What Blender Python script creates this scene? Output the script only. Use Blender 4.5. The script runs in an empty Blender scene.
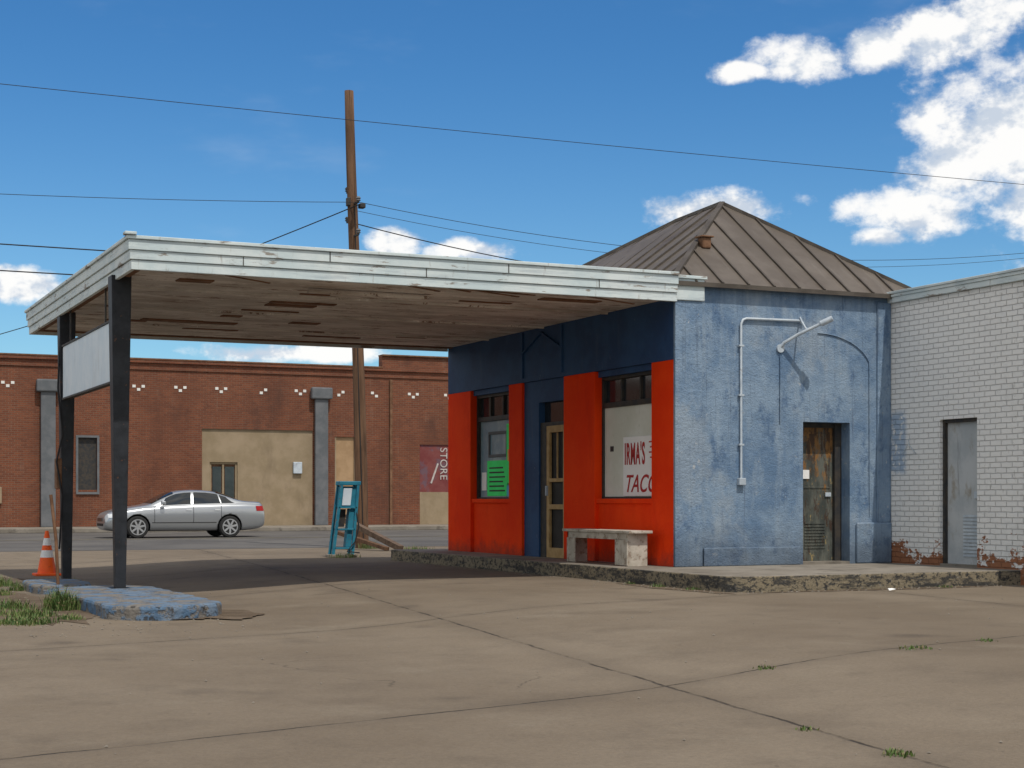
import bpy, bmesh, math, random
from mathutils import Vector, Matrix
random.seed(7)
scene = bpy.context.scene
scene.view_settings.view_transform = 'Standard'
try: scene.view_settings.look = 'None'
except Exception: pass
scene.view_settings.exposure = 0

# ------------------------------------------------------------------ node helpers
def setin(nt, sock, v):
    if isinstance(v, bpy.types.NodeSocket): nt.links.new(v, sock)
    elif v is not None:
        if isinstance(v, tuple) and len(v) == 3 and sock.type == 'RGBA': v = (*v, 1)
        sock.default_value = v
def math_(nt, op, a, b=None, c=None, clamp=False):
    n = nt.nodes.new('ShaderNodeMath'); n.operation = op; n.use_clamp = clamp
    for i, v in enumerate((a, b, c)):
        if v is not None: setin(nt, n.inputs[i], v)
    return n.outputs[0]
def vmath(nt, op, a, b=None):
    n = nt.nodes.new('ShaderNodeVectorMath'); n.operation = op
    setin(nt, n.inputs[0], a)
    if b is not None: setin(nt, n.inputs[1], b)
    return n.outputs['Value'] if op in ('LENGTH', 'DOT_PRODUCT') else n.outputs[0]
def ramp(nt, v, lo, hi, smooth=True):
    n = nt.nodes.new('ShaderNodeMapRange'); n.clamp = True
    if smooth: n.interpolation_type = 'SMOOTHSTEP'
    setin(nt, n.inputs[0], v); n.inputs[1].default_value = lo; n.inputs[2].default_value = hi
    return n.outputs[0]
def mix(nt, f, a, b, mode='MIX'):
    n = nt.nodes.new('ShaderNodeMix'); n.data_type = 'RGBA'; n.blend_type = mode
    setin(nt, n.inputs[0], f); setin(nt, n.inputs[6], a); setin(nt, n.inputs[7], b)
    return n.outputs[2]
def noise_(nt, vec, scale=1.0, detail=4, rough=0.6, dist=0.0):
    if isinstance(scale, tuple):
        vec = vmath(nt, 'MULTIPLY', vec, scale); scale = 1.0
    n = nt.nodes.new('ShaderNodeTexNoise')
    nt.links.new(vec, n.inputs['Vector'])
    n.inputs['Scale'].default_value = scale; n.inputs['Detail'].default_value = min(detail, 6)
    n.inputs['Roughness'].default_value = rough; n.inputs['Distortion'].default_value = dist
    return n.outputs[0]
def newmat(name):
    m = bpy.data.materials.new(name); m.use_nodes = True
    nt = m.node_tree; b = nt.nodes['Principled BSDF']
    co = nt.nodes.new('ShaderNodeTexCoord').outputs['Object']
    return m, nt, b, co
def bump_(nt, b, h, strength=0.3, dist=0.01):
    n = nt.nodes.new('ShaderNodeBump'); n.inputs['Strength'].default_value = strength
    n.inputs['Distance'].default_value = dist
    nt.links.new(h, n.inputs['Height']); nt.links.new(n.outputs[0], b.inputs['Normal'])
def surf(name, col, col2=None, scale=2.0, lo=.35, hi=.65, layers=(), rough=.8, bump=.3, bscale=60, bdist=.006, metal=0, spec=.3, coat=0):
    m, nt, b, co = newmat(name)
    c = col
    if col2: c = mix(nt, ramp(nt, noise_(nt, co, scale, 5, .65), lo, hi), col, col2)
    hs = noise_(nt, co, bscale, 3, .6)
    for i, (sc, l, h, cc, amt) in enumerate(layers):
        off = vmath(nt, 'ADD', co, (3.7*(i+1), 7.1*(i+1), 1.3*i))
        f = math_(nt, 'MULTIPLY', ramp(nt, noise_(nt, off, sc, 6, .65), l, h), amt)
        c = mix(nt, f, c, cc)
        hs = math_(nt, 'MULTIPLY_ADD', f, -.6, hs)
    setin(nt, b.inputs['Base Color'], c)
    b.inputs['Roughness'].default_value = rough; b.inputs['Metallic'].default_value = metal
    b.inputs['Specular IOR Level'].default_value = spec
    b.inputs['Coat Weight'].default_value = coat
    if bump: bump_(nt, b, hs, bump, bdist)
    return m

# ------------------------------------------------------------------ geometry helpers
def link(o, parent=None):
    scene.collection.objects.link(o)
    if parent: o.parent = parent
    return o
def empty(name):
    e = bpy.data.objects.new(name, None); e.empty_display_size = .3
    return link(e)
def meshobj(name, verts, faces, mat, parent=None, smooth=False, bevel=0):
    me = bpy.data.meshes.new(name); me.from_pydata([tuple(v) for v in verts], [], faces); me.update()
    if mat:
        for mm in (mat if isinstance(mat, (list, tuple)) else [mat]): me.materials.append(mm)
    bm = bmesh.new(); bm.from_mesh(me); bmesh.ops.recalc_face_normals(bm, faces=bm.faces); bm.to_mesh(me); bm.free()
    if smooth:
        for p in me.polygons: p.use_smooth = True
    o = bpy.data.objects.new(name, me)
    if bevel:
        md = o.modifiers.new('b', 'BEVEL'); md.width = bevel; md.segments = 2; md.limit_method = 'ANGLE'
    return link(o, parent)
CF = [(0,3,2,1),(4,5,6,7),(0,1,5,4),(1,2,6,5),(2,3,7,6),(3,0,4,7)]
def boxv(x0,x1,y0,y1,z0,z1):
    return [(x0,y0,z0),(x1,y0,z0),(x1,y1,z0),(x0,y1,z0),(x0,y0,z1),(x1,y0,z1),(x1,y1,z1),(x0,y1,z1)]
def box(name,x0,x1,y0,y1,z0,z1,mat,parent=None,bevel=0):
    return meshobj(name, boxv(x0,x1,y0,y1,z0,z1), CF, mat, parent, bevel=bevel)
def boxes(name, lst, mat, parent=None, bevel=0):
    V, F = [], []
    for b in lst:
        k = len(V); V += boxv(*b); F += [tuple(i+k for i in f) for f in CF]
    return meshobj(name, V, F, mat, parent, bevel=bevel)
def beam(name, p0, p1, w, t, mat, parent=None, bevel=.004, up=(0,0,1), w1=None, t1=None):
    p0, p1 = Vector(p0), Vector(p1); d = (p1-p0).normalized()
    u = Vector(up)
    if abs(d.dot(u)) > .95: u = Vector((0,1,0))
    s = d.cross(u).normalized(); u = s.cross(d).normalized()
    w1 = w1 or w; t1 = t1 or t
    V = [p0+s*a*w/2+u*b*t/2 for a,b in ((-1,-1),(1,-1),(1,1),(-1,1))] + [p1+s*a*w1/2+u*b*t1/2 for a,b in ((-1,-1),(1,-1),(1,1),(-1,1))]
    return meshobj(name, V, CF, mat, parent, bevel=bevel)
def tube(name, pts, r, mat, parent=None, res=3, cyclic=False):
    cu = bpy.data.curves.new(name, 'CURVE'); cu.dimensions = '3D'; cu.bevel_depth = r; cu.bevel_resolution = res
    cu.use_fill_caps = True
    sp = cu.splines.new('POLY'); sp.points.add(len(pts)-1)
    for p, q in zip(sp.points, pts): p.co = (*q, 1)
    sp.use_cyclic_u = cyclic
    cu.materials.append(mat)
    return link(bpy.data.objects.new(name, cu), parent)
def lathe(name, prof, center, mat, parent=None, n=24, axis='Z', smooth=True):
    V, F = [], []
    for r, h in prof:
        for i in range(n):
            a = 2*math.pi*i/n
            p = (r*math.cos(a), r*math.sin(a), h) if axis == 'Z' else (r*math.cos(a), h, r*math.sin(a))
            V.append(Vector(center)+Vector(p))
    for j in range(len(prof)-1):
        for i in range(n):
            k = (i+1) % n
            F.append((j*n+i, j*n+k, (j+1)*n+k, (j+1)*n+i))
    F.append(tuple(range(n))); F.append(tuple((len(prof)-1)*n+i for i in range(n)))
    o = meshobj(name, V, F, mat, parent, smooth=smooth)
    if smooth:
        md = o.modifiers.new('e', 'EDGE_SPLIT'); md.split_angle = math.radians(40)
    return o
def wire(name, a, b, sag, r, mat, parent=None, n=24):
    a, b = Vector(a), Vector(b)
    return tube(name, [a.lerp(b, i/n) - Vector((0,0,4*sag*(i/n)*(1-i/n))) for i in range(n+1)], r, mat, parent, res=1)
def sstep(t): t = max(0, min(1, t)); return t*t*(3-2*t)
def gz(x, y):   # the lot falls away gently to the west
    return -.12*sstep((-3.6-x)/3.2)*sstep((16.0-y)/5.0)*sstep((y+60)/20)
def sheet(name, poly, z, mat, parent=None):
    return meshobj(name, [(x, y, z) for x, y in poly], [tuple(range(len(poly)))], mat, parent)

# ------------------------------------------------------------------ materials
def lot_material():
    m, nt, b, co = newmat('lot_concrete')
    sep = nt.nodes.new('ShaderNodeSeparateXYZ'); nt.links.new(co, sep.inputs[0])
    x, y = sep.outputs[0], sep.outputs[1]
    c = mix(nt, ramp(nt, noise_(nt, co, .22, 6, .6), .3, .7), (.145,.113,.080), (.205,.166,.122))
    c = mix(nt, math_(nt,'MULTIPLY', ramp(nt, noise_(nt, co, 1.3, 6, .7), .45, .75), .45), c, (.095,.075,.056))
    c = mix(nt, math_(nt,'MULTIPLY', ramp(nt, noise_(nt, vmath(nt,'ADD',co,(9,4,0)), .6, 6, .7), .53, .75), .4), c, (.25,.212,.16))
    c = mix(nt, math_(nt,'MULTIPLY', ramp(nt, noise_(nt, vmath(nt,'ADD',co,(31,14,0)), .9, 3, .5), .62, .74), .5), c, (.065,.052,.042))
    c = mix(nt, .45, c, mix(nt, noise_(nt, co, 38, 4, .85), (.05,.05,.05), (1,1,1)), 'OVERLAY')
    c = mix(nt, math_(nt,'MULTIPLY', ramp(nt, noise_(nt, co, 11, 4, .8), .64, .72), .55), c, (.06,.05,.04))
    warp = math_(nt, 'MULTIPLY', math_(nt,'SUBTRACT', noise_(nt, co, 1.5, 5, .7), .5), .10)
    def joint(v, off, per):
        t = math_(nt,'ADD', math_(nt,'ADD', v, off), warp)
        t = math_(nt,'ABSOLUTE', math_(nt,'SUBTRACT', math_(nt,'FRACT', math_(nt,'DIVIDE', t, per)), .5))
        return math_(nt,'MULTIPLY', math_(nt,'ABSOLUTE', math_(nt,'SUBTRACT', t, .5)), per)
    xs = math_(nt,'MULTIPLY_ADD', y, -.128, x)
    ys = math_(nt,'MULTIPLY_ADD', x, -.28, y)
    jx = joint(xs, 4.75, 6.2); jy = joint(ys, 8.46, 5.6)
    d = math_(nt,'MINIMUM', jx, jy)
    j = math_(nt,'SUBTRACT', 1.0, ramp(nt, d, .005, .020))
    halo = math_(nt,'MULTIPLY', math_(nt,'SUBTRACT', 1.0, ramp(nt, d, .0, .30)), .25)
    c = mix(nt, halo, c, (.10,.08,.06))
    c = mix(nt, math_(nt,'MULTIPLY', j, ramp(nt, noise_(nt, co, 2.2, 4, .6), .35, .6)), c, (.04,.032,.025))
    vor = nt.nodes.new('ShaderNodeTexVoronoi'); vor.feature = 'DISTANCE_TO_EDGE'; vor.inputs['Scale'].default_value = .28
    wv = nt.nodes.new('ShaderNodeTexNoise'); wv.inputs['Scale'].default_value = 1.2; wv.inputs['Detail'].default_value = 6
    nt.links.new(co, wv.inputs['Vector'])
    nt.links.new(vmath(nt,'ADD', co, vmath(nt,'MULTIPLY', wv.outputs['Color'], (1.0,1.0,0))), vor.inputs['Vector'])
    cr = math_(nt,'MULTIPLY', math_(nt,'SUBTRACT', 1.0, ramp(nt, vor.outputs['Distance'], .0003, .0025)), ramp(nt, noise_(nt, co, .35, 2, .5), .60, .68))
    c = mix(nt, math_(nt,'MULTIPLY', cr, .5), c, (.055,.045,.035))
    setin(nt, b.inputs['Base Color'], c); b.inputs['Roughness'].default_value = .88; b.inputs['Specular IOR Level'].default_value = .25
    h = math_(nt,'ADD', noise_(nt, co, 60, 3, .7), math_(nt,'MULTIPLY', noise_(nt, co, 4, 5, .6), 1.5))
    h = math_(nt,'MULTIPLY_ADD', j, -2.5, h); h = math_(nt,'MULTIPLY_ADD', cr, -.6, h)
    bump_(nt, b, h, .5, .012)
    return m
M_lot = lot_material()
M_road = surf('asphalt', (.085,.08,.076), (.13,.122,.112), .35, layers=[((.15,2.0,1), .5,.7,(.055,.052,.05),.5)], rough=.85, bscale=90, bump=.4)
M_conc = surf('sidewalk_concrete', (.18,.157,.128), (.26,.232,.195), 1.2, layers=[(3.0,.50,.72,(.09,.078,.064),.75)], rough=.9, bscale=60)
M_dirt = surf('dirt', (.095,.068,.044), (.145,.108,.075), 2.5, rough=1, bscale=30, bdist=.03, bump=.8)
def kerb_material():
    m, nt, b, co = newmat('kerb_peeling_paint')
    c = mix(nt, ramp(nt, noise_(nt, co, (1.5,1.5,7), 6, .75), .40, .52), (.04,.038,.035), (.235,.195,.13))
    c = mix(nt, ramp(nt, noise_(nt, co, (12,12,16), 6, .8), .50, .56), c, (.035,.034,.033))
    c = mix(nt, math_(nt,'MULTIPLY', ramp(nt, noise_(nt, vmath(nt,'ADD',co,(5,5,5)), 20, 6, .8), .58, .64),.7), c, (.25,.235,.21))
    setin(nt, b.inputs['Base Color'], c); b.inputs['Roughness'].default_value = .85
    bump_(nt, b, noise_(nt, co, 14, 6, .7), .8, .03); return m
M_kerb = kerb_material()
def stucco_blue():
    m, nt, b, co = newmat('weathered_blue_stucco')
    c = mix(nt, ramp(nt, noise_(nt, co, 1.0, 6, .7), .36, .62), (.118,.195,.31), (.225,.31,.415))
    c = mix(nt, math_(nt,'MULTIPLY', ramp(nt, noise_(nt, co, (5,5,.8), 6, .65), .50, .72), .6), c, (.30,.375,.455))
    c = mix(nt, math_(nt,'MULTIPLY', ramp(nt, noise_(nt, vmath(nt,'ADD',co,(7,2,4)), (2.4,2.4,1.5), 6, .75), .53, .65), .75), c, (.07,.13,.235))
    c = mix(nt, math_(nt,'MULTIPLY', ramp(nt, noise_(nt, vmath(nt,'ADD',co,(2,2,9)), (.9,.9,.6), 5, .7), .53, .64), .55), c, (.31,.365,.42))
    c = mix(nt, math_(nt,'MULTIPLY', ramp(nt, noise_(nt, vmath(nt,'ADD',co,(1,9,4)), 7, 6, .8), .62, .66), .85), c, (.42,.44,.45))
    c = mix(nt, math_(nt,'MULTIPLY', ramp(nt, noise_(nt, vmath(nt,'ADD',co,(1,3,4)), (22,22,.7), 4, .7), .56, .70), .5), c, (.07,.10,.15))
    sep = nt.nodes.new('ShaderNodeSeparateXYZ'); nt.links.new(co, sep.inputs[0])
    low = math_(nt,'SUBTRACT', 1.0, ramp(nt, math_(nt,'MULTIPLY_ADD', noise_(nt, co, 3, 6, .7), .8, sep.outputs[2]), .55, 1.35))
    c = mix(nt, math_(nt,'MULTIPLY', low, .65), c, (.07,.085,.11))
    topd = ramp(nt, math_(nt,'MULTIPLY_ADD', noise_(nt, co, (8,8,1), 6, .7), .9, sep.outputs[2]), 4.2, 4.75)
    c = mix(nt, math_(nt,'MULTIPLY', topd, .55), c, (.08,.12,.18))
    setin(nt, b.inputs['Base Color'], c); b.inputs['Roughness'].default_value = .8; b.inputs['Specular IOR Level'].default_value = .25
    h = math_(nt,'ADD', math_(nt,'MULTIPLY', noise_(nt, co, 3.5, 6, .7), 2.6), noise_(nt, co, 40, 3, .7))
    bump_(nt, b, h, .7, .02); return m
M_blue = stucco_blue()
M_navy = surf('dark_blue_paint', (.016,.052,.14), (.024,.078,.19), 1.4, layers=[((6,6,1),.54,.75,(.06,.10,.18),.5),((12,12,6),.64,.70,(.10,.15,.22),.6)], rough=.65, bscale=30)
def red_material():
    m, nt, b, co = newmat('red_paint')
    c = mix(nt, ramp(nt, noise_(nt, co, 1.0, 5, .65), .35, .65), (.86,.042,.004), (.93,.062,.006))
    c = mix(nt, math_(nt,'MULTIPLY', ramp(nt, noise_(nt, co, (3,3,1.0), 6, .7), .52, .72), .4), c, (.68,.030,.005))
    c = mix(nt, math_(nt,'MULTIPLY', ramp(nt, noise_(nt, co, 14, 6, .7), .68, .72), .7), c, (.35,.04,.02))
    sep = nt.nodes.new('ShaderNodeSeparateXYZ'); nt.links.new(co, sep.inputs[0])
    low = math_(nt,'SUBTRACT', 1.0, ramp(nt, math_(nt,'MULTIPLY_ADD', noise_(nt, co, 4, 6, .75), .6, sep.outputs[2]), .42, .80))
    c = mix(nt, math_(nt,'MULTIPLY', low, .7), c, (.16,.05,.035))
    setin(nt, b.inputs['Base Color'], c); b.inputs['Roughness'].default_value = .75; b.inputs['Specular IOR Level'].default_value = .08
    bump_(nt, b, math_(nt,'ADD', noise_(nt, co, 30, 3, .7), math_(nt,'MULTIPLY', noise_(nt, co, 5, 5, .7), 2.0)), .4, .01); return m
M_red = red_material()
M_fascia = surf('fascia_paint', (.52,.61,.63), (.64,.70,.70), 1.5, layers=[((1.2,1.2,14),.50,.66,(.33,.39,.43),.5),((2.2,2.2,10),.59,.65,(.20,.15,.11),.8),((14,14,2.5),.60,.72,(.28,.25,.21),.55)], rough=.6, bscale=25, bump=.4)
def soffit_material():
    m, nt, b, co = newmat('soffit_peeling')
    c = mix(nt, ramp(nt, noise_(nt, co, (.6,1.6,1), 6, .7), .38, .62), (.47,.435,.395), (.70,.665,.62))
    c = mix(nt, math_(nt,'MULTIPLY', ramp(nt, noise_(nt, co, (1.4,4,1), 6, .8), .565, .60), .85), c, (.18,.10,.06))
    c = mix(nt, math_(nt,'MULTIPLY', ramp(nt, noise_(nt, vmath(nt,'ADD',co,(4,4,0)), (3,6,1), 6, .8), .60, .63), .85), c, (.80,.78,.75))
    c = mix(nt, math_(nt,'MULTIPLY', ramp(nt, noise_(nt, vmath(nt,'ADD',co,(14,4,0)), (.5,.9,1), 6, .7), .55, .72), .6), c, (.30,.22,.16))
    sep = nt.nodes.new('ShaderNodeSeparateXYZ'); nt.links.new(co, sep.inputs[0])
    f = math_(nt,'FRACT', math_(nt,'DIVIDE', sep.outputs[1], .61))
    j = math_(nt,'SUBTRACT', 1.0, ramp(nt, f, .01, .03))
    c = mix(nt, math_(nt,'MULTIPLY', j, .5), c, (.15,.11,.08))
    setin(nt, b.inputs['Base Color'], c); b.inputs['Roughness'].default_value = .85
    bump_(nt, b, math_(nt,'SUBTRACT', noise_(nt, co, 9, 6, .7), j), .6, .015); return m
M_soffit = soffit_material()
M_rustwood = surf('bare_brown_wood', (.13,.065,.035), (.22,.12,.07), 5, rough=.9, bscale=(3,60,60))
M_roof = surf('roof_metal', (.105,.087,.072), (.15,.127,.107), .9, layers=[((1,1,1),.52,.75,(.08,.058,.045),.7),((6,.8,1),.55,.7,(.21,.19,.17),.35)], rough=.55, metal=.2, bscale=8, bump=.15)
M_rooftrim = surf('roof_trim_metal', (.07,.058,.048), (.105,.09,.075), 3, rough=.55, metal=.2)
M_black = surf('black_post_paint', (.012,.014,.018), (.025,.028,.034), 4, layers=[(9,.63,.68,(.11,.05,.025),.7)], rough=.5)
M_white = surf('white_panel', (.62,.72,.80), (.70,.78,.84), 3, layers=[((3,3,1),.55,.75,(.45,.48,.50),.4)], rough=.5, bump=.1)
M_paper = surf('window_board', (.66,.67,.58), (.76,.77,.70), 1.4, layers=[(5,.64,.7,(.38,.42,.30),.6),((8,8,.8),.58,.75,(.5,.5,.4),.4)], rough=.7, bump=.15, bscale=10)
M_poster = surf('poster_paper', (.88,.87,.86), (.91,.90,.89), 3, rough=.6, bump=.1, bscale=6)
M_redink = surf('red_ink', (.42,.02,.02), rough=.6, bump=0)
M_green = surf('green_poster', (.04,.85,.16), (.05,.92,.22), 4, rough=.6, bump=.1)
M_blueposter = surf('blue_poster', (.05,.35,.55), (.08,.45,.65), 4, rough=.6, bump=.1)
M_orangeposter = surf('orange_poster', (.8,.30,.08), (.85,.4,.12), 4, rough=.6, bump=.1)
M_darkink = surf('dark_ink', (.03,.03,.03), rough=.6, bump=0)
M_glass = surf('dark_window_glass', (.02,.025,.03), (.035,.04,.045), 2, rough=.08, bump=.1, bscale=3, bdist=.004, spec=.6)
M_blind = surf('dusty_glass_blind', (.20,.32,.40), (.36,.46,.50), 2.0, layers=[((5,5,1),.55,.7,(.12,.18,.22),.6)], rough=.25, bump=.1, bscale=4, spec=.5)
M_frame = surf('window_frame_dark', (.03,.032,.035), (.06,.05,.04), 8, rough=.6)
M_woodframe = surf('screen_door_wood', (.40,.25,.10), (.52,.35,.16), 6, rough=.6, bscale=(40,40,3))
M_screen = surf('door_screen', (.018,.016,.016), (.03,.028,.026), 3, rough=.6, bscale=300, bump=.3)
def rust_door():
    m, nt, b, co = newmat('rusty_metal_door')
    sep = nt.nodes.new('ShaderNodeSeparateXYZ'); nt.links.new(co, sep.inputs[0])
    c = mix(nt, ramp(nt, noise_(nt, co, (4,4,1.2), 6, .7), .40, .62), (.045,.052,.046), (.12,.125,.105))
    up = math_(nt,'MULTIPLY_ADD', math_(nt,'SUBTRACT', sep.outputs[2], 1.5), .18, noise_(nt, co, (7,7,2.6), 6, .75))
    c = mix(nt, math_(nt,'MULTIPLY', ramp(nt, up, .50, .60), .9), c, (.25,.115,.025))
    c = mix(nt, math_(nt,'MULTIPLY', ramp(nt, noise_(nt, vmath(nt,'ADD',co,(3,0,5)), (10,10,2.2), 6, .75), .49, .57), .9), c, (.045,.022,.012))
    c = mix(nt, math_(nt,'MULTIPLY', ramp(nt, noise_(nt, vmath(nt,'ADD',co,(8,0,5)), (8,8,4), 6, .75), .60, .65), .75), c, (.36,.27,.11))
    setin(nt, b.inputs['Base Color'], c); b.inputs['Roughness'].default_value = .65
    bump_(nt, b, noise_(nt, co, 14, 5, .7), .4, .01); return m
M_rustdoor = rust_door()
M_greydoor = surf('grey_metal_door', (.38,.41,.43), (.48,.50,.51), 2, layers=[((4,4,2),.54,.7,(.25,.20,.13),.7),((9,9,1),.58,.7,(.16,.16,.16),.5)], rough=.55, metal=.0, bscale=15)
M_galv = surf('galvanised_pipe', (.42,.48,.54), (.54,.60,.65), 5, layers=[(9,.6,.68,(.2,.15,.11),.5)], rough=.5, metal=.1)
M_pole = surf('creosote_wood', (.10,.055,.032), (.17,.095,.055), (9,9,.8), layers=[((30,30,.6),.55,.7,(.035,.02,.014),.8)], rough=.9, bscale=(50,50,1.5), bump=.8, bdist=.02)
M_plank = surf('weathered_plank', (.09,.058,.04), (.15,.105,.075), (2,12,12), rough=.9, bscale=(4,60,60), bump=.5)
M_bench = surf('bench_wood', (.38,.34,.28), (.52,.48,.41), 5, layers=[(8,.54,.62,(.20,.14,.10),.7),((20,20,3),.6,.7,(.12,.09,.07),.5)], rough=.85, bscale=30)
M_teal = surf('teal_paint', (.02,.17,.26), (.03,.23,.33), 4, layers=[(12,.60,.66,(.16,.07,.03),.8)], rough=.55)
M_cable = surf('cable_black', (.02,.02,.022), rough=.6, bump=0)
M_islandpaint = surf('island_faded_blue_paint', (.08,.145,.235), (.15,.20,.265), 3, layers=[(3.0,.47,.55,(.19,.165,.135),.9),(9,.58,.64,(.05,.045,.04),.8)], rough=.9, bscale=12, bump=.8, bdist=.03)
def brick_mat(name, axis, c1, c2, mortar, painted=False):
    m, nt, b, co = newmat(name)
    sep = nt.nodes.new('ShaderNodeSeparateXYZ'); nt.links.new(co, sep.inputs[0])
    cb = nt.nodes.new('ShaderNodeCombineXYZ'); nt.links.new(sep.outputs[0 if axis == 'X' else 1], cb.inputs[0]); nt.links.new(sep.outputs[2], cb.inputs[1])
    vec = cb.outputs[0]
    if painted:
        wv = nt.nodes.new('ShaderNodeTexNoise'); wv.inputs['Scale'].default_value = 9; wv.inputs['Detail'].default_value = 3
        nt.links.new(vec, wv.inputs['Vector'])
        vec = vmath(nt,'ADD', vec, vmath(nt,'MULTIPLY', wv.outputs['Color'], (.026,.018,0)))
    br = nt.nodes.new('ShaderNodeTexBrick'); nt.links.new(vec, br.inputs['Vector'])
    br.inputs['Scale'].default_value = 1; br.inputs['Brick Width'].default_value = .215; br.inputs['Row Height'].default_value = .075
    br.inputs['Mortar Size'].default_value = .008; br.inputs['Mortar Smooth'].default_value = .3 if not painted else .9
    br.inputs['Color1'].default_value = (*c1,1); br.inputs['Color2'].default_value = (*c2,1); br.inputs['Mortar'].default_value = (*mortar,1)
    c = br.outputs['Color']
    if not painted:
        c = mix(nt, math_(nt,'MULTIPLY', ramp(nt, noise_(nt, co, .5, 6, .65), .4, .7), .55), c, (.10,.030,.014))
        c = mix(nt, math_(nt,'MULTIPLY', ramp(nt, noise_(nt, co, (3,3,.5), 6, .65), .56, .75), .4), c, (.26,.18,.13))
        c = mix(nt, math_(nt,'MULTIPLY', ramp(nt, noise_(nt, co, (.8,.8,.3), 6, .7), .52, .7), .5), c, (.07,.03,.02))
    else:
        c = mix(nt, math_(nt,'MULTIPLY', ramp(nt, noise_(nt, co, (1.5,1.5,.7), 6, .7), .5, .72), .4), c, (.52,.53,.52))
        c = mix(nt, math_(nt,'MULTIPLY', ramp(nt, noise_(nt, vmath(nt,'ADD',co,(2,7,1)), (9,9,6), 6, .75), .61, .67), .5), c, (.36,.34,.31))
        z = sep.outputs[2]; y = sep.outputs[1]
        f = math_(nt,'MULTIPLY_ADD', math_(nt,'SUBTRACT', noise_(nt, co, (2.2,2.2,3.5), 6, .75), .5), 1.9, math_(nt,'MULTIPLY', z, -1))
        f = ramp(nt, f, -.40, -.37)
        c = mix(nt, f, c, mix(nt, noise_(nt, co, 14, 3, .6), (.24,.08,.035), (.38,.17,.08)))
        g = math_(nt,'MULTIPLY', ramp(nt, y, -.42, -.30), math_(nt,'MULTIPLY', ramp(nt, z, 1.45, 1.6), math_(nt,'SUBTRACT', 1.0, ramp(nt, z, 2.35, 2.5))))
        g = math_(nt,'MULTIPLY', g, ramp(nt, noise_(nt, co, 9, 6, .7), .36, .5))
        c = mix(nt, math_(nt,'MULTIPLY', g, .75), c, (.22,.35,.52))
    setin(nt, b.inputs['Base Color'], c); b.inputs['Roughness'].default_value = .85 if not painted else .7
    h = math_(nt,'MULTIPLY_ADD', br.outputs['Fac'], -1.0, math_(nt,'MULTIPLY', noise_(nt, co, 25, 5, .7), .7))
    bump_(nt, b, h, 1.0, .015); return m
M_brick = brick_mat('red_brick', 'X', (.22,.068,.029), (.145,.042,.019), (.21,.13,.085))
M_brickY = brick_mat('red_brick_side', 'Y', (.22,.068,.029), (.145,.042,.019), (.21,.13,.085))
M_wbrick = brick_mat('white_painted_brick', 'Y', (.83,.82,.795), (.79,.785,.765), (.68,.68,.66), True)
M_tan = surf('tan_stucco', (.26,.20,.125), (.33,.255,.17), 1, layers=[((1,1,.4),.52,.75,(.18,.135,.09),.6)], rough=.9, bscale=15)
M_ply = surf('plywood', (.34,.22,.12), (.42,.28,.16), 2, rough=.8)
M_slate = surf('grey_pilaster', (.11,.12,.13), (.155,.16,.17), 2, rough=.8)
M_tile = surf('white_tile', (.75,.74,.70), rough=.5, bump=0)
M_maroon = surf('mural_maroon', (.16,.035,.035), (.20,.06,.055), 2, layers=[(1.5,.52,.62,(.12,.09,.12),.7)], rough=.7)
M_fadedwhite = surf('faded_lettering', (.42,.38,.36), (.55,.5,.47), 6, rough=.7, bump=0)
M_int = surf('interior_dark', (.04,.035,.03), rough=1, bump=0)
M_orange = surf('cone_orange', (.90,.13,.015), (.85,.10,.015), 6, layers=[(12,.62,.68,(.25,.06,.03),.6)], rough=.5, bump=.1)
M_reflect = surf('cone_white_band', (.75,.75,.75), rough=.5, bump=0)
M_rubber = surf('rubber', (.02,.02,.02), (.03,.03,.03), 20, rough=.8)

# ------------------------------------------------------------------ ground (one sheet, gently falling west)
gx = [-400,-120,-60,-30,-20,-15,-11,-9,-8]+[-7+.2*i for i in range(19)]+[-3,0,20,60,400]
gy = [-400,-100]+[-60+2*i for i in range(11)]+[-30,-20,-10,0,5,9]+[10+.4*i for i in range(17)]+[17.5,40,400]
gy = sorted(set(gy)); V = [(x,y,gz(x,y)) for y in gy for x in gx]; nx = len(gx)
F = [(j*nx+i,j*nx+i+1,(j+1)*nx+i+1,(j+1)*nx+i) for j in range(len(gy)-1) for i in range(nx-1)]
meshobj('ground', V, F, M_lot, smooth=True)
road = sheet('road', [(-300,17.2),(300,17.2),(300,37.4),(-300,37.4)], .004, M_road)
M_yellow = surf('worn_yellow_line', (.22,.17,.05), (.10,.09,.07), 6, rough=.8)
rm = empty('road_marking')
for yy in (27.0, 27.3):
    sheet('centre_line', [(-150,yy),(150,yy),(150,yy+.1),(-150,yy+.1)], .008, M_yellow, rm)
box('far_pavement', -150, 150, 37.4, 41.0, 0, .15, M_conc, None, bevel=.02)

sw = empty('sidewalk')
def extrude_poly(name, poly, z0, z1, mats, parent, ang=60, bw=.018):
    n = len(poly); V = [(x,y,z0) for x,y in poly] + [(x,y,z1) for x,y in poly]
    F = [tuple(range(n,2*n))] + [(i,(i+1)%n,n+(i+1)%n,n+i) for i in range(n)]
    o = meshobj(name, V, F, mats, parent, bevel=0)
    for p in o.data.polygons:
        p.material_index = 0 if abs(p.normal.z) > .7 else 1
    md = o.modifiers.new('b','BEVEL'); md.width = bw; md.segments = 2; md.limit_method='ANGLE'; md.angle_limit=math.radians(ang)
    return o
poly = []
yy = 9.1
while yy > -2.3:
    poly.append((-.85+random.uniform(-.014,.014), yy)); yy -= .16
for i in range(1,6):
    a = math.pi + i*math.pi/12; poly.append((-.45+.4*math.cos(a), -2.35+.4*math.sin(a)))
xx = -.4
while xx < 3.6:
    poly.append((xx, -2.75+random.uniform(-.014,.014))); xx += .16
poly += [(3.9,-2.75),(3.9,9.1)]
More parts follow.
